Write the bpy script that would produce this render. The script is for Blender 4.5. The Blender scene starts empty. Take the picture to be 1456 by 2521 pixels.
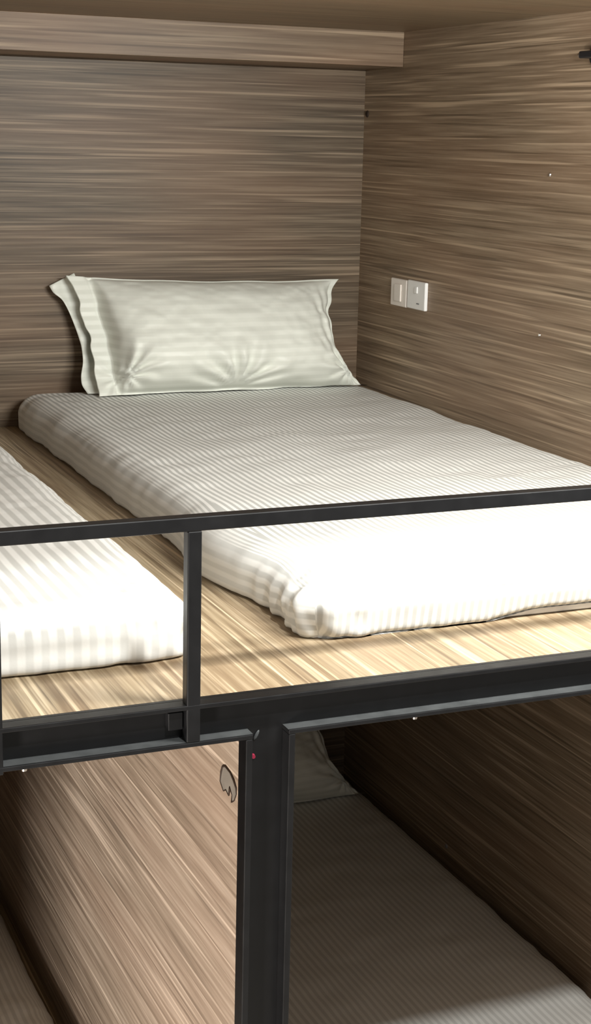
import bpy, bmesh, math
import numpy as np
from mathutils import Matrix, Vector

SC = bpy.context.scene
COL = SC.collection

# ------------------------------------------------------------------ helpers
def tag(o, label=None, cat=None, group=None, kind=None):
    if label: o['label'] = label
    if cat: o['category'] = cat
    if group: o['group'] = group
    if kind: o['kind'] = kind
    return o

def empty(name, loc=(0, 0, 0)):
    o = bpy.data.objects.new(name, None)
    o.empty_display_size = .05
    o.location = loc
    COL.objects.link(o)
    return o

def link_mesh(name, me, mat, parent=None, smooth=False):
    o = bpy.data.objects.new(name, me)
    COL.objects.link(o)
    if mat: me.materials.append(mat)
    if smooth:
        me.polygons.foreach_set('use_smooth', [True] * len(me.polygons))
    if parent:
        o.parent = parent
        # meshes are written in world coordinates; keep them there
        o.matrix_parent_inverse = Matrix.Translation(-Vector(parent.location))
    return o

def from_bm(name, bm, mat, parent=None, smooth=False):
    bmesh.ops.recalc_face_normals(bm, faces=bm.faces)
    me = bpy.data.meshes.new(name)
    bm.to_mesh(me); bm.free()
    return link_mesh(name, me, mat, parent, smooth)

def add_box(bm, x0, x1, y0, y1, z0, z1, bev=0.0, seg=2):
    r = bmesh.ops.create_cube(bm, size=1.0)
    vs = r['verts']
    for v in vs:
        v.co.x = x0 if v.co.x < 0 else x1
        v.co.y = y0 if v.co.y < 0 else y1
        v.co.z = z0 if v.co.z < 0 else z1
    if bev > 0:
        es = list({e for v in vs for e in v.link_edges})
        bmesh.ops.bevel(bm, geom=es, offset=bev, segments=seg, affect='EDGES', profile=.5)

def box(name, x0, x1, y0, y1, z0, z1, mat, parent=None, bev=0.0):
    bm = bmesh.new()
    add_box(bm, x0, x1, y0, y1, z0, z1, bev)
    return from_bm(name, bm, mat, parent)

def add_cyl(bm, c, axis, r0, r1, depth, seg=20):
    m = Vector((0, 0, 1)).rotation_difference(Vector(axis)).to_matrix().to_4x4()
    m.translation = Vector(c)
    bmesh.ops.create_cone(bm, cap_ends=True, segments=seg, radius1=r0, radius2=r1, depth=depth, matrix=m)

# vectorised value noise in numpy
def _hash(ix, iy, iz, seed):
    h = (ix.astype(np.int64) * 374761393 + iy.astype(np.int64) * 668265263 + iz.astype(np.int64) * 2147483647 + seed * 974634777) & 0xffffffff
    h = ((h ^ (h >> 13)) * 1274126177) & 0xffffffff
    h = h ^ (h >> 16)
    return (h & 0xffff) / 32767.5 - 1.0

def vnoise(x, y, z, seed=0):
    x = np.asarray(x, float); y = np.asarray(y, float) + 0 * x; z = np.asarray(z, float) + 0 * x
    ix, iy, iz = np.floor(x), np.floor(y), np.floor(z)
    fx, fy, fz = x - ix, y - iy, z - iz
    s = lambda t: t * t * t * (t * (t * 6 - 15) + 10)
    fx, fy, fz = s(fx), s(fy), s(fz)
    r = 0
    for a in (0, 1):
        for b in (0, 1):
            for c in (0, 1):
                w = (fx if a else 1 - fx) * (fy if b else 1 - fy) * (fz if c else 1 - fz)
                r = r + w * _hash(ix + a, iy + b, iz + c, seed)
    return r

# ------------------------------------------------------------------ materials
def new_mat(name):
    m = bpy.data.materials.new(name)
    m.use_nodes = True
    nt = m.node_tree
    b = nt.nodes['Principled BSDF']
    return m, nt, b

def wood(name, along, across, dark, mid, light, seed=0.0, rough=.45, streak=.8, warm=(.30, .17, .10)):
    """streaky veneer: 'along' = grain axis 0/1/2, 'across' = streaks per metre"""
    m, nt, b = new_mat(name)
    N, L = nt.nodes.new, nt.links.new
    tc = N('ShaderNodeTexCoord')
    def noise(sc_al, sc_ac, off, detail, rgh, dist=0.0):
        mp = N('ShaderNodeMapping')
        s = [sc_ac] * 3; s[along] = sc_al
        mp.inputs['Scale'].default_value = s
        mp.inputs['Location'].default_value = (off + seed, off * 1.7 + seed, off * .6 + seed)
        L(tc.outputs['Object'], mp.inputs['Vector'])
        n = N('ShaderNodeTexNoise')
        n.inputs['Scale'].default_value = 1.0
        n.inputs['Detail'].default_value = detail
        n.inputs['Roughness'].default_value = rgh
        n.inputs['Distortion'].default_value = dist
        L(mp.outputs['Vector'], n.inputs['Vector'])
        return n.outputs['Fac']
    def math_(op, a, b_):
        q = N('ShaderNodeMath'); q.operation = op
        for i, v in enumerate((a, b_)):
            if isinstance(v, (int, float)): q.inputs[i].default_value = v
            else: L(v, q.inputs[i])
        return q.outputs[0]
    def ramp(fac, stops):
        r = N('ShaderNodeValToRGB')
        el = r.color_ramp.elements
        while len(el) < len(stops): el.new(.5)
        for e, (p, c) in zip(el, stops):
            e.position = p; e.color = (*c, 1) if len(c) == 3 else c
        L(fac, r.inputs['Fac'])
        return r.outputs['Color']
    fine = noise(3.4, across, 3.1, 3.0, .6)
    med = noise(1.5, across * .38, 11.7, 2.0, .5)
    broad = noise(1.3, 5.0, 23.0, 2.0, .5)
    f = math_('ADD', math_('MULTIPLY', fine, .62), math_('MULTIPLY', med, .38))
    base = ramp(f, [(.34, dark), (.50, mid), (.66, light)])
    # pale fibres
    st = ramp(noise(2.1, across * 1.05, 41.0, 1.0, .4), [(.58, (0, 0, 0)), (.72, (streak, streak, streak))])
    mix = N('ShaderNodeMix'); mix.data_type = 'RGBA'
    L(st, mix.inputs['Factor']); L(base, mix.inputs['A'])
    mix.inputs['B'].default_value = (*[min(1, c * 1.45) for c in light], 1)
    # dark pores
    st2 = ramp(noise(2.4, across * 1.0, 57.0, 1.0, .4), [(.58, (0, 0, 0)), (.72, (.8, .8, .8))])
    mix1 = N('ShaderNodeMix'); mix1.data_type = 'RGBA'
    L(st2, mix1.inputs['Factor']); L(mix.outputs['Result'], mix1.inputs['A'])
    mix1.inputs['B'].default_value = (*[c * .7 for c in dark], 1)
    # slow drift towards a warmer tone
    mix2 = N('ShaderNodeMix'); mix2.data_type = 'RGBA'; mix2.blend_type = 'MIX'
    L(ramp(broad, [(.45, (0, 0, 0)), (.75, (.35, .35, .35))]), mix2.inputs['Factor'])
    L(mix1.outputs['Result'], mix2.inputs['A']); mix2.inputs['B'].default_value = (*warm, 1)
    L(mix2.outputs['Result'], b.inputs['Base Color'])
    b.inputs['Roughness'].default_value = rough
    b.inputs['Specular IOR Level'].default_value = .3
    bp = N('ShaderNodeBump'); bp.inputs['Strength'].default_value = .12; bp.inputs['Distance'].default_value = .002
    L(fine, bp.inputs['Height']); L(bp.outputs['Normal'], b.inputs['Normal'])
    return m

def cloth(name, axis, period, c_dark, c_light, rough=.62):
    """satin stripe cotton, stripes stepping along object axis"""
    m, nt, b = new_mat(name)
    N, L = nt.nodes.new, nt.links.new
    tc = N('ShaderNodeTexCoord'); sp = N('ShaderNodeSeparateXYZ')
    L(tc.outputs['Object'], sp.inputs[0])
    a = N('ShaderNodeMath'); a.operation = 'MULTIPLY'; a.inputs[1].default_value = 2 * math.pi / period
    if axis == 'X':
        at = N('ShaderNodeAttribute'); at.attribute_name = 'stripe_s'
        L(at.outputs['Fac'], a.inputs[0])
    else:
        L(sp.outputs[axis], a.inputs[0])
    s = N('ShaderNodeMath'); s.operation = 'SINE'; L(a.outputs[0], s.inputs[0])
    mr = N('ShaderNodeMapRange'); mr.interpolation_type = 'SMOOTHSTEP'
    mr.inputs['From Min'].default_value = -.55; mr.inputs['From Max'].default_value = .55
    L(s.outputs[0], mr.inputs['Value'])
    mix = N('ShaderNodeMix'); mix.data_type = 'RGBA'
    if axis == 'X':          # the sewn side panels show the stripe only faintly
        af = N('ShaderNodeAttribute'); af.attribute_name = 'stripe_fade'
        fm = N('ShaderNodeMix'); fm.data_type = 'FLOAT'
        L(af.outputs['Fac'], fm.inputs['Factor']); fm.inputs['A'].default_value = .5
        L(mr.outputs[0], fm.inputs['B']); L(fm.outputs['Result'], mix.inputs['Factor'])
    else:
        L(mr.outputs[0], mix.inputs['Factor'])
    mix.inputs['A'].default_value = (*c_dark, 1); mix.inputs['B'].default_value = (*c_light, 1)
    L(mix.outputs['Result'], b.inputs['Base Color'])
    rr = N('ShaderNodeMapRange'); L(mr.outputs[0], rr.inputs['Value'])
    rr.inputs['To Min'].default_value = .80; rr.inputs['To Max'].default_value = .46
    L(rr.outputs[0], b.inputs['Roughness'])
    b.inputs['Specular IOR Level'].default_value = .45
    n = N('ShaderNodeTexNoise'); n.inputs['Scale'].default_value = 60; n.inputs['Detail'].default_value = 3
    L(tc.outputs['Object'], n.inputs['Vector'])
    bp = N('ShaderNodeBump'); bp.inputs['Strength'].default_value = .10; bp.inputs['Distance'].default_value = .004
    L(n.outputs['Fac'], bp.inputs['Height']); L(bp.outputs['Normal'], b.inputs['Normal'])
    return m

def plain(name, col, rough=.5, spec=.5, metal=0.0, var=0.0):
    m, nt, b = new_mat(name)
    b.inputs['Base Color'].default_value = (*col, 1)
    b.inputs['Roughness'].default_value = rough
    b.inputs['Specular IOR Level'].default_value = spec
    b.inputs['Metallic'].default_value = metal
    if var:
        N, L = nt.nodes.new, nt.links.new
        tc = N('ShaderNodeTexCoord')
        n = N('ShaderNodeTexNoise'); n.inputs['Scale'].default_value = 35; n.inputs['Detail'].default_value = 5
        L(tc.outputs['Object'], n.inputs['Vector'])
        r = N('ShaderNodeValToRGB')
        r.color_ramp.elements[0].color = (*[c * (1 - var) for c in col], 1)
        r.color_ramp.elements[1].color = (*[min(1, c * (1 + var)) for c in col], 1)
        L(n.outputs['Fac'], r.inputs['Fac']); L(r.outputs['Color'], b.inputs['Base Color'])
        mr = N('ShaderNodeMapRange')
        mr.inputs['To Min'].default_value = rough - .08; mr.inputs['To Max'].default_value = rough + .12
        L(n.outputs['Fac'], mr.inputs['Value']); L(mr.outputs[0], b.inputs['Roughness'])
    return m

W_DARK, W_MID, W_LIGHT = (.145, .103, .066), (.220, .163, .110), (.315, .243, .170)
M_BACK = wood('veneer_back', 0, 150, *[tuple(k * m for k in q) for q, m in ((W_DARK, .52), (W_MID, .60), (W_LIGHT, .72))], 0.0)  # same veneer as the side wall, darkened to paint in its weaker light
M_RIGHT = wood('veneer_side', 1, 150, *[tuple(k * 1.28 for k in q) for q in (W_DARK, W_MID, W_LIGHT)], 5.3)  # same veneer, lightened so the brighter light sits in the colour
M_SOFFIT = wood('veneer_soffit', 0, 120, (.135, .090, .058), (.205, .145, .097), (.29, .22, .152), 9.9, warm=(.34, .18, .10))
M_CEIL = wood('veneer_ceiling', 0, 60, (.17, .122, .075), (.205, .148, .092), (.24, .175, .112), 2.2, streak=.1)
M_DECK = wood('veneer_deck', 1, 140, (.185, .13, .076), (.34, .262, .165), (.52, .425, .295), 7.7, rough=.38)
M_PART = wood('veneer_partition', 1, 130, (.20, .150, .108), (.33, .258, .195), (.47, .385, .305), 14.1, warm=(.38, .26, .19))
M_STEEL = plain('black_painted_steel', (.0045, .0045, .005), .36, .45, 0, .25)
M_SHEET = cloth('white_satin_stripe', 'X', .0138, (.49, .495, .475), (.88, .88, .855))
M_SHEET_LOW = cloth('white_satin_stripe_soft', 'X', .0155, (.60, .595, .57), (.78, .775, .745))  # stripe contrast lowered to paint in the shade of the lower berths
M_SHEET_WIDE = cloth('white_satin_stripe_wide', 'X', .022, (.58, .58, .555), (.88, .88, .855))
M_PILLOW = cloth('pillowcase_stripe', 'Z', .021, (.755, .775, .705), (.82, .84, .77))
M_CORE = plain('mattress_ticking', (.80, .80, .82), .8, .2)
M_PLASTIC = plain('white_plastic', (.95, .95, .94), .3, .5)
M_CREAM = plain('cream_plastic', (.90, .84, .78), .3, .5)
M_GREY = plain('grey_slot', (.25, .25, .26), .5, .4)
M_BLACK = plain('black_plastic', (.012, .013, .016), .35, .5)
M_CHROME = plain('bright_metal', (.75, .72, .70), .25, .5, 1.0)
M_DUST = plain('dusty_black_steel', (.052, .055, .056), .5, .4, 0, .45)
M_RED = plain('red_paint', (.22, .012, .035), .5, .4)
M_PATCH = plain('grey_patch', (.22, .195, .165), .5, .4, 0, .3)
M_INK = plain('dark_brown_edge', (.035, .022, .015), .6, .3)
M_FLOOR = plain('corridor_floor', (.42, .38, .33), .35, .4, 0, .1)

# ------------------------------------------------------------------ dimensions (metres)
XR, YB, ZC = .853, 2.0, .9715          # right wall, back wall, berth ceiling
XL = -1.22                             # left side of the bunk
ZLOW = -1.10                           # top of the lower deck
ZF = -1.50                             # corridor floor
BY, BH = -.022, -.0575                 # front of the steel flanges, underside of the beam

# ------------------------------------------------------------------ setting
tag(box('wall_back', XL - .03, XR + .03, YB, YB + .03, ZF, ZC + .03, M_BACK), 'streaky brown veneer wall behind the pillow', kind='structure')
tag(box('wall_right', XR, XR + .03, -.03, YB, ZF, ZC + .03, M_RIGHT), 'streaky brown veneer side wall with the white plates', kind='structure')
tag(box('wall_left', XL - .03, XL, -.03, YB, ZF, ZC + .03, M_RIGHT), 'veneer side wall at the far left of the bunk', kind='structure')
tag(box('ceiling', XL, XR, -.5, YB, ZC, ZC + .03, M_CEIL), 'smooth brown ceiling of the upper berth', kind='structure')
tag(box('floor', -4.0, 3.2, -4.5, YB, ZF - .04, ZF, M_FLOOR), 'corridor floor', kind='structure')
tag(box('trim_1', XL, XR - .0005, 1.784, YB, .8889, ZC, M_SOFFIT, bev=.001), 'veneer box beam along the top of the back wall', kind='structure')

# ------------------------------------------------------------------ decks and partition
deck = box('bunk_deck', XL, XR, .0065, YB, -.022, 0, M_DECK)
tag(deck, 'pale brown wood deck of the upper berth under both mattresses', 'bunk deck')
deck2 = box('bunk_deck', XL, XR, .0065, YB, ZLOW - .022, ZLOW, M_DECK)
tag(deck2, 'wooden deck of the lower berths below the black beam', 'bunk deck')
part = box('partition_panel', -.2150, -.1970, .0065, YB, ZLOW, -.022, M_PART)
tag(part, 'upright veneer panel left of the black post dividing the lower berths', 'partition')

# ------------------------------------------------------------------ steel bunk frame
fr = empty('bunk_bed', (0, 0, 0))
tag(fr, 'black painted steel bunk bed with guard rail, edge beam and post', 'bunk bed')
T = .0188
CX0, CX1, FT = -.2440, -.1735, .0095    # outer faces of the post, thickness of its flanges
beam = box('edge_beam', XL, XR, 0, .006, BH, 0, M_STEEL, fr)
box('top_flange', XL, XR, BY, 0, -.0065, 0, M_STEEL, beam, bev=.0012)
for xa, xb in ((XL, CX0 + FT + .0005), (CX1 - FT - .0005, XR)):
    bf = box('bottom_flange', xa, xb, BY, 0, BH, BH + .0065, M_STEEL, beam, bev=.0012)
    tag(box('dusty_ledge', xa, xb, BY + .0022, 0, BH + .0064, BH + .0070, M_DUST, bf), 'dusty grey upper ledge')
box('bracket', -.3475, -.328, -.010, 0, -.036, -.012, M_STEEL, beam, bev=.001)
post = box('post', CX0 + FT, CX1 - FT, 0, .006, ZF, BH, M_STEEL, fr)
box('post_flange', CX0, CX0 + FT, BY, .006, ZF, BH, M_STEEL, post, bev=.0012)
box('post_flange', CX1 - FT, CX1, BY, .006, ZF, BH, M_STEEL, post, bev=.0012)
bm = bmesh.new(); add_cyl(bm, (-.226, -.002, -.090), (0, -1, 0), .0034, .0026, .005)
tag(from_bm('red_marker', bm, M_RED, post), 'small red dot')
bm = bmesh.new()
bmesh.ops.create_icosphere(bm, subdivisions=2, radius=1, matrix=Matrix.Translation((-.2215, -.001, -.061)) @ Matrix.Rotation(.5, 4, 'Y') @ Matrix.Diagonal((.0026, .0016, .0080, 1)))
tag(from_bm('weld_bead', bm, M_DUST, post, True), 'grey weld bead')
for x in (-.5360, .0110):
    bm = bmesh.new(); add_cyl(bm, (x, -.008, BH - .0035), (0, 0, -1), .0045, .0035, .007)
    tag(from_bm('screw', bm, M_CHROME, beam), 'bright screw head')
box('end_post', XL, XL + .03, -.022, .006, ZF, BH, M_STEEL, fr, bev=.0012)
lowb = box('lower_edge_beam', XL, XR, 0, .006, ZLOW + BH, ZLOW, M_STEEL, fr)
box('flange', XL, CX0 - .0005, BY, 0, ZLOW - .0065, ZLOW, M_STEEL, lowb)
box('flange', CX1 + .0005, XR, BY, 0, ZLOW - .0065, ZLOW, M_STEEL, lowb)
rail = box('guard_rail', XL, XR, BY, BY + T, .2300, .2300 + T, M_STEEL, fr, bev=.0016)
for x in (-.5835, -.3265, .83):
    box('baluster', x, x + T, BY + .0002, BY + T - .0002, BH + .0066 if x > -.5 else BH - .004, .2302, M_STEEL, rail, bev=.0016)

# ------------------------------------------------------------------ mattresses
def axis_samples(half, r, n_mid, n_edge):
    e = np.linspace(0, r, n_edge)
    return np.unique(np.concatenate([-half + e, np.linspace(-half + r, half - r, n_mid), half - e[::-1]]).round(6))

def lattice_surface(xs, ys, zs):
    """surface of a box lattice: returns points (n,3) and quads"""
    idx = {}; pts = []; faces = []
    nx, ny, nz = len(xs), len(ys), len(zs)
    def vid(i, j, k):
        key = (i, j, k)
        v = idx.get(key)
        if v is None:
            v = len(pts); idx[key] = v; pts.append((xs[i], ys[j], zs[k]))
        return v
    for k, flip in ((0, True), (nz - 1, False)):
        for i in range(nx - 1):
            for j in range(ny - 1):
                q = [vid(i, j, k), vid(i + 1, j, k), vid(i + 1, j + 1, k), vid(i, j + 1, k)]
                faces.append(q[::-1] if flip else q)
    for j, flip in ((0, False), (ny - 1, True)):
        for i in range(nx - 1):
            for k in range(nz - 1):
                q = [vid(i, j, k), vid(i + 1, j, k), vid(i + 1, j, k + 1), vid(i, j, k + 1)]
                faces.append(q[::-1] if flip else q)
    for i, flip in ((0, True), (nx - 1, False)):
        for j in range(ny - 1):
            for k in range(nz - 1):
                q = [vid(i, j, k), vid(i, j + 1, k), vid(i, j + 1, k + 1), vid(i, j, k + 1)]
                faces.append(q[::-1] if flip else q)
    return np.array(pts), faces

def mattress(name, label, x0, x1, y0, y1, z0, h, mat, seed, group, skew=0.0, corner=False, hem=False, crease=False):
    a, b, c = (x1 - x0) / 2, (y1 - y0) / 2, h / 2
    cx, cy = (x0 + x1) / 2, (y0 + y1) / 2
    root = empty(name, (cx, cy, z0))
    tag(root, label, 'mattress', group)
    rh, rt, rb = .062, h * .55, h * .16
    xs = axis_samples(a, .11, 58, 24); ys = axis_samples(b, .11, 120, 24); zs = np.linspace(-c, c, 21)
    P, F = lattice_surface(xs, ys, zs)
    rz = np.where(P[:, 2] > c - rt, rt, rb)
    hz = np.where(P[:, 2] > 0, rt, rb)
    # side rounding: wide under the top edge, tight at the deck
    rxy = np.full(len(P), rh)
    rr = np.stack([rxy, rxy, np.where(P[:, 2] > -c + rb, rt, rb)], 1)
    half = np.array([a, b, c])
    inner = P.copy()
    inner[:, 0] = np.clip(P[:, 0], -(a - rh), a - rh); inner[:, 1] = np.clip(P[:, 1], -(b - rh), b - rh)
    inner[:, 2] = np.clip(P[:, 2], -c + rb, c - rt)
    d = (P - inner) / rr
    lowm = P[:, 2] <= -c + rb
    # spread a lattice evenly over the rounded part
    ln = np.linalg.norm(d, axis=1); ln[ln == 0] = 1
    n = d / ln[:, None]
    Q = inner + n * rr
    hd = (P[:, :2] - inner[:, :2]) / rh
    hl = np.hypot(hd[:, 0], hd[:, 1]); hl[hl == 0] = 1
    hL = np.max(np.abs(hd), axis=1)
    tt = np.clip((-c + rb - P[:, 2]) / rb, 0, 1)
    ext = rh - .012 * (1 - np.sqrt(1 - np.clip(tt, 0, 1) ** 2))
    hdir = hd / hl[:, None]
    Q[lowm, :2] = (inner[:, :2] + hdir * (hL * ext)[:, None])[lowm]
    Q[lowm, 2] = P[lowm, 2]
    n[lowm] = np.stack([hdir[:, 0] * (hL > .98), hdir[:, 1] * (hL > .98), -np.where(hL > .98, tt * .7, 1)], 1)[lowm]
    nrm = np.where(lowm[:, None], n, n / rr); nl = np.linalg.norm(nrm, axis=1); nl[nl == 0] = 1; nrm = nrm / nl[:, None]
    X, Y, Z = Q[:, 0] + cx, Q[:, 1] + cy, Q[:, 2] + c
    up = np.clip(nrm[:, 2], 0, 1); side = np.sqrt(np.clip(1 - nrm[:, 2] ** 2, 0, 1))
    # soft lumps and sheet wrinkles
    lump = .0030 * vnoise(X * 7, Y * 6, Z * 4, seed) + .0016 * vnoise(X * 17, Y * 22, Z * 8, seed + 1)
    ripple = .0011 * vnoise(X * 9, Y * 55, Z * 6, seed + 2) * np.clip(vnoise(X * 3, Y * 3, 0, seed + 3) + .45, 0, 1)
    per = X * 60 * (np.abs(nrm[:, 1]) > np.abs(nrm[:, 0])) + Y * 60 * (np.abs(nrm[:, 1]) <= np.abs(nrm[:, 0]))
    pucker = .0016 * (vnoise(per * .7, Z * 10, 0, seed + 4) + 1.1 * vnoise(per * .3, Z * 6, 0, seed + 9)) * side
    disp = lump * (up + .6 * side) + ripple * up + pucker
    fr_ = np.exp(-((Y - y0) / .10) ** 2); lf = np.exp(-((X - x0) / .09) ** 2); rt = np.exp(-((X - x1) / .09) ** 2)
    cor = np.clip(fr_ * (lf + rt), 0, 1)
    ang = np.arctan2(Y - (y0 + .12), np.minimum(np.abs(X - x0), np.abs(X - x1)) - .12)
    disp = disp + cor * (.0022 * np.sin(ang * 17 + 3 * vnoise(X * 12, Y * 12, Z * 30, seed + 6)) + .0075 * vnoise(X * 42, Y * 42, Z * 34, seed + 5))
    Q = Q + nrm * disp[:, None]
    # sides swell a little between head and foot
    if corner:   # the foot corner is gathered and dragged outwards on the deck
        g = np.exp(-(((Y - y0 - .02) / .10) ** 2)) * np.exp(-(((X - x0 - .02) / .12) ** 2)) * np.clip(1.15 - Z / h, 0, 1)
        Q[:, 0] += .005 * g; Q[:, 1] += -.006 * g
        w = np.exp(-(((Y - y0 - .18) / .07) ** 2)) * np.exp(-(((X - x0) / .10) ** 2))
        Q[:, 0] += .014 * w
        s = np.exp(-(((Y - y0 - .02) / .12) ** 2)) * np.exp(-(((X - x0 - .0) / .14) ** 2)) * up
        Q[:, 2] -= .014 * s
        rg = np.exp(-((Y - y0 - .12) / .13) ** 2) * np.exp(-((X - x0) / .06) ** 2) * np.clip(1.1 - Z / h, 0, 1)
        Q[:, 0] += .0075 * (vnoise(Y * 55, Z * 18, 0, seed + 14) + .6 * vnoise(Y * 110, Z * 30, 0, seed + 15)) * rg
        w2 = np.exp(-(((Y - y0 - .40) / .12) ** 2)) * np.exp(-(((X - x0) / .10) ** 2))
        Q[:, 0] -= .024 * w2
    if crease:   # fold across the foot end, the cloth tucked under below it
        front = np.clip(-nrm[:, 1], 0, 1)
        xr = X + .02 * vnoise(X * 4, 0, 0, seed + 8)
        zc_ = h * (.70 - .10 * np.clip((X - x0) / .5, 0, 1))
        k = np.exp(-((Z - zc_) / .0045) ** 2) * front * np.clip((X - x0 - .10) / .1, 0, 1) * np.clip((x1 + .25 - X) / .3, 0, 1)
        Q[:, 1] += .008 * k
        low = np.clip((zc_ - Z) / h, 0, 1) * front
        Q[:, 1] += .016 * low
    if hem:
        hm = np.clip((X - x0 - .31) / .08, 0, 1) * np.exp(-((Y - y0) / .05) ** 2)
        Q[:, 2] += .015 * hm * np.clip(1 - Z / (h * .55), 0, 1)
    Q[:, 2] = np.maximum(Q[:, 2], -c + .0006)
    Q[:, 0] += skew * Q[:, 1]
    fall = np.clip(c - (Q[:, 2]), 0, h)
    sx = np.abs(n[:, 0]) > np.abs(n[:, 1])
    edge = np.clip((np.abs(Q[:, 0]) - (a - rh)) / rh, 0, 1) ** 2
    onside = np.where(sx, edge, .85 * np.clip((np.abs(Q[:, 1]) - (b - rh)) / rh, 0, 1) ** 3 * np.clip((h * .80 - (Q[:, 2] + c)) / (h * .2), 0, 1))
    sc = (P[:, 0] + cx) + np.sign(P[:, 0]) * np.where(sx, fall * .8, 0)
    sc = np.where(sx, sc, Q[:, 0] + cx)
    me = bpy.data.meshes.new('fitted_sheet')
    me.from_pydata([tuple(p) for p in (Q + np.array([cx, cy, c + z0]))], [], F)
    me.update()
    at = me.attributes.new('stripe_s', 'FLOAT', 'POINT'); at.data.foreach_set('value', sc)
    at = me.attributes.new('stripe_fade', 'FLOAT', 'POINT'); at.data.foreach_set('value', 1 - .72 * onside)
    link_mesh('fitted_sheet', me, mat, root, True)
    # body of the mattress inside the sheet: just shows under the hem
    bm = bmesh.new()
    add_box(bm, x0 + .02, x1 - .02, y0 + (.024 if hem else .03), y1 - .03, z0 + .0004, z0 + h * .45, .006, 3)
    from_bm('mattress_core', bm, M_CORE, root, True)
    return root

mattress('mattress', 'white striped single mattress beside the right wall carrying the upper pillow', -.086, .846, .156, 1.985, 0, .088, M_SHEET, 11,
         'mattresses on the upper deck', corner=True, hem=True, crease=True)
mattress('mattress', 'white broad-striped mattress at the left edge of the upper deck, behind the short rail bay', -1.19, -.236, .150, 1.98, 0, .086, M_SHEET_WIDE, 37,
         'mattresses on the upper deck', skew=.006)
mattress('mattress', 'shaded striped mattress in the lower berth right of the black post', -.186, .836, .06, 1.97, ZLOW, .080, M_SHEET_LOW, 53,
         'mattresses in the lower berths')
mattress('mattress', 'greyish striped mattress in the bottom left corner, left of the veneer panel', -1.17, -.247, .06, 1.97, ZLOW, .080, M_SHEET_LOW, 71,
         'mattresses in the lower berths', skew=-.0)

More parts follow.
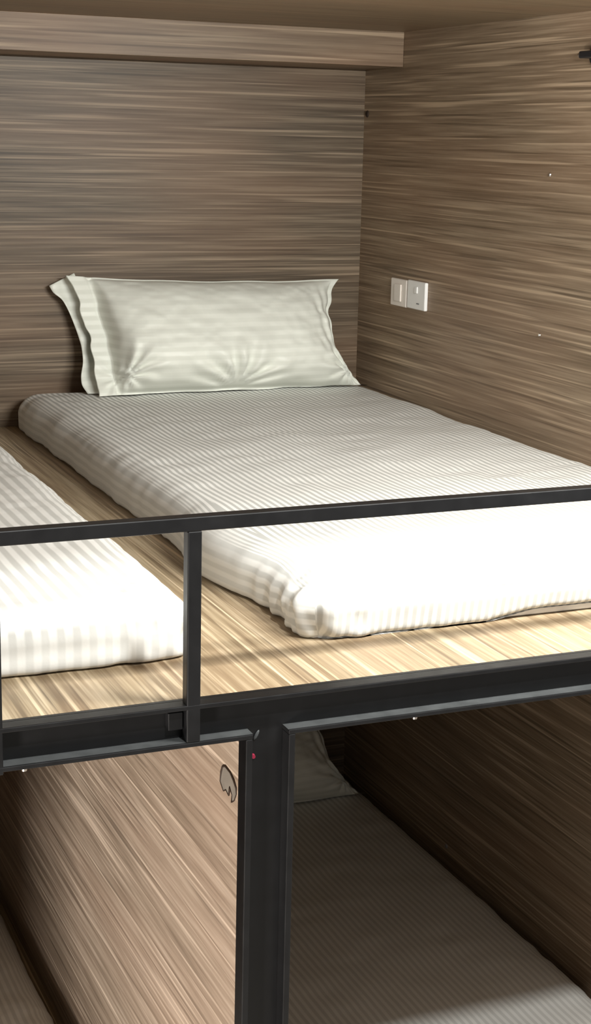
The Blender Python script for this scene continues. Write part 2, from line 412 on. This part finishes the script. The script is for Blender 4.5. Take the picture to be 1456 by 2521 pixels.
# ------------------------------------------------------------------ pillows
def pillow_bits():
    BL, BR, TL, TR = (.092, 1.862, .088), (.815, 1.862, .080), (.043, 1.962, .372), (.775, 1.966, .356)
    BL, BR, TL, TR = map(np.array, (BL, BR, TL, TR))
    nu, nv = 130, 70
    u = np.linspace(-1, 1, nu); v = np.linspace(-1, 1, nv)
    # crowd the samples towards the rim
    u = np.sin(u * math.pi / 2) * .6 + u * .4; v = np.sin(v * math.pi / 2) * .6 + v * .4
    U, V = np.meshgrid(u, v, indexing='ij')
    s, t = (U + 1) / 2, (V + 1) / 2
    C = (1 - s)[..., None] * ((1 - t)[..., None] * BL + t[..., None] * TL) + s[..., None] * ((1 - t)[..., None] * BR + t[..., None] * TR)
    bow = 1 - V ** 2
    C[..., 0] -= (.056 * bow ** .8) * np.clip(U, 0, 1) ** 3          # right side drawn in between its corners
    C[..., 0] += (.020 * bow ** .8) * np.clip(-U, 0, 1) ** 3
    C[..., 2] -= .010 * (1 - U ** 2) * np.clip(V, 0, 1) ** 4          # top edge dips
    C[..., 2] += .006 * (1 - U ** 2) * np.clip(-V, 0, 1) ** 4
    C[..., 2] += .004 * vnoise(U * 3.5, V * .6, 0, 5) * np.abs(V) ** 3
    C[..., 1] += .010 * vnoise(U * 5, 0, 0, 8) * np.clip(-V, 0, 1) ** 8
    C[..., 0] += .005 * vnoise(V * 5, U, 0, 6) * np.abs(U) ** 4
    n = np.array([0, -math.cos(.32), math.sin(.32)])
    ul = -.86                                                         # stitched line of the open hem on the left
    um = np.where(U < 0, np.clip(U / ul * -1, -9, 0) * 1.0, U / .955)
    um = np.abs(np.where(U < 0, U / -ul, U / .955))
    vm = np.abs(V) / .965
    prof = np.clip(1 - np.where(U < 0, um ** 7, um ** 3.2), 0, 1) ** .55 * np.clip(1 - vm ** 2.8, 0, 1) ** .60
    sag = 1 + .34 * np.clip(-V, -1, 1)                                # filling settles towards the bottom
    th = .086 * prof * sag
    r = np.hypot((U + .02) * 1.0, (V + 1.0) * .55)
    an = np.arctan2((V + 1.0) * .55, U + .02)
    fold = .011 * np.sin(an * 13 + 2.2 * vnoise(U * 4, V * 3, 0, 9)) * np.exp(-((r - .18) / .20) ** 2)
    fold += .006 * np.exp(-((U + .06 - .07 * V) / .022) ** 2) * np.exp(-((V + .62) / .30) ** 2)
    for sx, uc in ((1, .90), (-1, -.82)):
        rr = np.hypot((U - uc) * 1.0, (V + .72) * .5)
        aa = np.arctan2((V + .72) * .5, (U - uc) * -sx)
        fold = fold + .010 * np.sin(aa * 11 + 2 * vnoise(U * 6, V * 4, 1, 13)) * np.exp(-(rr / .24) ** 2)
    # long pulls down the right side
    fold += .0060 * np.sin((U * 46 + V * 4) + 1.5 * vnoise(U * 3, V * 3, 0, 21)) * np.exp(-((U - .84) / .10) ** 2) * (1 - V ** 2)
    fold += .0034 * vnoise(U * 7, V * 5, 0, 31) + .0018 * vnoise(U * 18, V * 12, 0, 33)
    # flat hem wave
    hemw = .006 * vnoise(V * 3.2, U * 2, 0, 41) * np.clip((-U - .84) / .05, 0, 1)
    groove = -.016 * np.exp(-((U + .845) / .022) ** 2) * (1 - .5 * V ** 2)
    flat = .0022
    front = C + n * (th * 1.22 + flat + (fold * (.25 + .75 * np.clip(prof * 2, 0, 1))) + hemw + groove)[..., None]
    back = C - n * (th * .78 + flat - hemw)[..., None]
    rest = .0910                                                      # never below the mattress top
    front[..., 2] = np.maximum(front[..., 2], rest); back[..., 2] = np.maximum(back[..., 2], rest)
    back[..., 1] = np.minimum(back[..., 1], YB - .003); front[..., 1] = np.minimum(front[..., 1], YB - .004)
    pts = [tuple(p) for p in front.reshape(-1, 3)] + [tuple(p) for p in back.reshape(-1, 3)]
    off = nu * nv
    F = []
    for i in range(nu - 1):
        for j in range(nv - 1):
            a = i * nv + j
            F.append((a, a + nv, a + nv + 1, a + 1))
            F.append((off + a, off + a + 1, off + a + nv + 1, off + a + nv))
    for i in range(nu - 1):
        a = i * nv; F.append((a, off + a, off + a + nv, a + nv))
        a = i * nv + nv - 1; F.append((a, a + nv, off + a + nv, off + a))
    for j in range(nv - 1):
        a = j; F.append((a, a + 1, off + a + 1, off + a))
        a = (nu - 1) * nv + j; F.append((a, off + a, off + a + 1, a + 1))
    # back leaf of the open hem, standing away from the front leaf
    L = [(.006, 1.978, .348), (.014, 1.976, .330), (.036, 1.970, .315), (.052, 1.962, .285), (.066, 1.952, .245), (.076, 1.942, .205),
         (.076, 1.930, .165), (.066, 1.915, .135), (.066, 1.905, .112), (.078, 1.890, .092)]
    Rr = [(.070, 1.985, .377), (.080, 1.983, .350), (.095, 1.982, .320), (.110, 1.980, .285), (.122, 1.975, .245), (.132, 1.968, .205),
          (.140, 1.955, .165), (.140, 1.935, .135), (.140, 1.915, .110), (.145, 1.885, .092)]
    L, Rr = np.array(L), np.array(Rr)
    ts = np.linspace(0, len(L) - 1, 46); ii = np.minimum(ts.astype(int), len(L) - 2); ff = (ts - ii)[:, None]
    ff = ff
    L2 = L[ii] * (1 - ff) + L[ii + 1] * ff; R2 = Rr[ii] * (1 - ff) + Rr[ii + 1] * ff
    for _ in range(3):
        L2[1:-1] = (L2[:-2] + 2 * L2[1:-1] + L2[2:]) / 4; R2[1:-1] = (R2[:-2] + 2 * R2[1:-1] + R2[2:]) / 4
    ns = 12; G = []
    for a_, (p, q) in enumerate(zip(L2, R2)):
        for k in range(ns):
            w = k / (ns - 1)
            pt = p * (1 - w) + q * w
            pt = pt + np.array([0, -1, .2]) * .004 * math.sin(w * 7 + a_ * .25)
            pt[1] = min(pt[1], YB - .006)
            G.append(pt)
    G = np.array(G); nn = len(G)
    gp = [tuple(p + np.array([0, -.0012, 0])) for p in G] + [tuple(p + np.array([0, .0012, 0])) for p in G]
    GF = []
    m_ = len(L2)
    for i in range(m_ - 1):
        for k in range(ns - 1):
            a = i * ns + k
            GF.append((a, a + ns, a + ns + 1, a + 1)); GF.append((nn + a, nn + a + 1, nn + a + ns + 1, nn + a + ns))
    for i in range(m_ - 1):
        a = i * ns; GF.append((a, a + nn, a + ns + nn, a + ns))
        a = i * ns + ns - 1; GF.append((a, a + ns, a + ns + nn, a + nn))
    for k in range(ns - 1):
        a = k; GF.append((a, a + 1, a + 1 + nn, a + nn))
        a = (m_ - 1) * ns + k; GF.append((a, a + nn, a + nn + 1, a + 1))
    return pts, F, gp, GF

pts, F, gp, GF = pillow_bits()
O = np.array([.45, 1.87, .088])
pil = empty('pillow', tuple(O))
tag(pil, 'plump off-white pillow propped against the back wall of the upper berth', 'pillow')
me = bpy.data.meshes.new('pillowcase'); me.from_pydata([tuple(np.array(p) - O) for p in pts], [], F); me.update()
body = bpy.data.objects.new('pillowcase', me); COL.objects.link(body); me.materials.append(M_PILLOW); body.parent = pil
me2 = bpy.data.meshes.new('hem_flap'); me2.from_pydata([tuple(np.array(p) - O) for p in gp], [], GF); me2.update()
flap = bpy.data.objects.new('hem_flap', me2); COL.objects.link(flap); me2.materials.append(M_PILLOW); flap.parent = pil
for m_ in (me, me2):
    bmq = bmesh.new(); bmq.from_mesh(m_); bmesh.ops.recalc_face_normals(bmq, faces=bmq.faces); bmq.to_mesh(m_); bmq.free()
    m_.polygons.foreach_set('use_smooth', [True] * len(m_.polygons))
def lean(p):                            # the lower pillow lies back further
    x, y, z = np.array(p) - O
    k = -.34
    y, z = y * math.cos(k) - z * math.sin(k), y * math.sin(k) + z * math.cos(k)
    return (x, min(y, YB - .004 - 1.775), max(z, .0035))
pil2 = pil.copy(); COL.objects.link(pil2)
pil2.location = (.440, 1.775, ZLOW + .0815)
for ch, pp in ((body, pts), (flap, gp)):
    c2 = ch.copy(); c2.data = ch.data.copy(); COL.objects.link(c2); c2.parent = pil2
    c2.data.vertices.foreach_set('co', np.array([lean(p) for p in pp]).ravel()); c2.data.update()
tag(pil2, 'shaded beige-grey pillow at the head of the lower berth', 'pillow')

# ------------------------------------------------------------------ fittings on the right wall
sw = empty('wall_switch', (XR, 1.748, .341))
tag(sw, 'cream white square switch plate on the right wall, nearer the berth corner', 'switch')
box('face_plate', XR - .009, XR, 1.7045, 1.7910, .3065, .3745, M_CREAM, sw, bev=.0025)
box('rocker', XR - .0125, XR - .0088, 1.7300, 1.7650, .3190, .3620, M_CREAM, sw, bev=.0015)
so = empty('wall_socket', (XR, 1.651, .343))
tag(so, 'bright white square socket plate with a dark slot, right of the cream plate', 'socket')
box('face_plate', XR - .009, XR, 1.6030, 1.6985, .3080, .3770, M_PLASTIC, so, bev=.0025)
slots = bmesh.new()
add_box(slots, XR - .0096, XR - .0088, 1.6320, 1.6460, .3215, .3245)
tag(from_bm('slot', slots, M_GREY, so), 'dark slot')
box('rocker', XR - .0118, XR - .0088, 1.6420, 1.6560, .3480, .3640, M_PLASTIC, so, bev=.001)

hk = empty('wall_hook', (XR, .955, .886))
tag(hk, 'small black fitting with a bright tip high on the right wall', 'hook')
bm = bmesh.new(); add_cyl(bm, (XR - .003, .930, .886), (-1, 0, 0), .022, .020, .006, 28)
add_box(bm, XR - .030, XR - .004, .900, .952, .879, .893, .003)
from_bm('hook_body', bm, M_BLACK, hk)
bm = bmesh.new(); add_cyl(bm, (XR - .024, .9545, .886), (0, 1, 0), .005, .0045, .006, 16)
tag(from_bm('hook_tip', bm, M_CHROME, hk), 'bright metal tip')

def wall_screw(y, z, r, mat, label):
    bm = bmesh.new(); add_cyl(bm, (XR - .0012, y, z), (-1, 0, 0), r, r * .75, .0024, 18)
    o = from_bm('screw', bm, mat, None)
    tag(o, label, 'screw')
wall_screw(1.381, -1.006, .006, M_GREY, 'small grey screw low on the dark wall of the lower right berth')
wall_screw(1.080, .650, .0045, M_CHROME, 'small bright screw on the upper right wall below the black fitting')
wall_screw(1.083, .313, .0035, M_CHROME, 'tiny bright screw on the right wall at plate height, above the mattress')
bm = bmesh.new(); add_cyl(bm, (XR - .0015, 1.981, .778), (-1, 0, 0), .009, .007, .003, 20)
tag(from_bm('wall_plug', bm, M_INK), 'dark round plug in the back right corner below the box beam', 'plug')

# ------------------------------------------------------------------ torn patch on the partition
pa = empty('adhesive_patch', (-.2155, .115, -.177))
tag(pa, 'grey rounded patch with a ragged dark rim on the veneer panel by the post', 'patch')
out = [(.147, -.186), (.143, -.170), (.138, -.160), (.128, -.156), (.108, -.158), (.094, -.164), (.085, -.172), (.084, -.181), (.092, -.194), (.100, -.199), (.099, -.188), (.108, -.180), (.113, -.194), (.124, -.190), (.134, -.196)]
bm = bmesh.new()
lo = [bm.verts.new((-.2151, y, z)) for y, z in out]; hi = [bm.verts.new((-.2163, y, z)) for y, z in out]
bm.faces.new(hi); bm.faces.new(lo[::-1])
for i in range(len(out)):
    j = (i + 1) % len(out); bm.faces.new((lo[i], lo[j], hi[j], hi[i]))
from_bm('patch_face', bm, M_PATCH, pa)
cu = bpy.data.curves.new('ragged_rim', 'CURVE'); cu.dimensions = '3D'; cu.bevel_depth = .0015; cu.bevel_resolution = 2
spl = cu.splines.new('POLY'); spl.points.add(len(out) - 1)
for q, (y, z), w in zip(spl.points, out, [1, 1.5, 1.3, 1, .9, 1.2, .9, .5, .5, 1.3, .8, 1.4, .9, .8, .7]):
    q.co = (-.2160, y, z, 1); q.radius = w
spl.use_cyclic_u = True
rim = bpy.data.objects.new('ragged_rim', cu); COL.objects.link(rim); cu.materials.append(M_INK)
bpy.context.view_layer.update()
rme = bpy.data.meshes.new_from_object(rim); bpy.data.objects.remove(rim); bpy.data.curves.remove(cu)
rim = bpy.data.objects.new('ragged_rim', rme); COL.objects.link(rim)
if not rme.materials: rme.materials.append(M_INK)
rim.parent = pa; rim.matrix_parent_inverse = Matrix.Translation(-Vector(pa.location))
tag(rim, 'ragged dark rim')

# ------------------------------------------------------------------ lights
def point(name, loc, watts, col, radius):
    l = bpy.data.lights.new(name, 'POINT'); l.energy = watts; l.color = col; l.shadow_soft_size = radius
    o = bpy.data.objects.new(name, l); o.location = loc; COL.objects.link(o); return o
def area(name, loc, target, sx, sy, watts, col):
    l = bpy.data.lights.new(name, 'AREA'); l.shape = 'RECTANGLE'; l.size = sx; l.size_y = sy; l.energy = watts; l.color = col
    o = bpy.data.objects.new(name, l); o.location = loc
    o.rotation_euler = (Vector(target) - Vector(loc)).to_track_quat('-Z', 'Y').to_euler(); COL.objects.link(o); return o
area('berth_tube_lamp', (.58, -.47, .93), (.66, .45, .07), 1.0, .022, 32, (1, 1, .955))
point('corridor_ceiling_lamp', (-.1, -1.6, 2.05), 165, (.99, 1, .97), .06)
point('corridor_far_lamp', (-2.6, -1.5, 1.3), 10, (1, .97, .92), .08)
area('floor_bounce_fill', (-2.2, -1.25, -1.05), (-.2, .5, -.6), .35, .60, 66, (1, .93, .86))  # added unseen light, stands in for lamplight bounced off the corridor floor

w = bpy.data.worlds.new('World'); SC.world = w; w.use_nodes = True
w.node_tree.nodes['Background'].inputs[0].default_value = (1, .97, .93, 1)
w.node_tree.nodes['Background'].inputs[1].default_value = .21

# ------------------------------------------------------------------ camera
f_px, yaw, pit, rol = 3894.6, .404641, .231616, .023383
fw = Vector((math.sin(yaw) * math.cos(pit), math.cos(yaw) * math.cos(pit), -math.sin(pit)))
r = Vector((math.cos(yaw), -math.sin(yaw), 0)); u = r.cross(fw)
r2 = r * math.cos(rol) + u * math.sin(rol); u2 = u * math.cos(rol) - r * math.sin(rol)
cam = bpy.data.cameras.new('camera'); co = bpy.data.objects.new('camera', cam); COL.objects.link(co)
cam.sensor_fit = 'HORIZONTAL'; cam.sensor_width = 36; cam.lens = f_px / 1456 * 36
cam.clip_start = .05
M = Matrix((r2, u2, -fw)).transposed().to_4x4(); M.translation = Vector((-.958414, -1.836484, .711082))
co.matrix_world = M
SC.camera = co

SC.view_settings.view_transform = 'Standard'
SC.view_settings.look = 'None'
SC.view_settings.gamma = 1
SC.view_settings.use_curve_mapping = False
SC.view_settings.exposure = 0.6
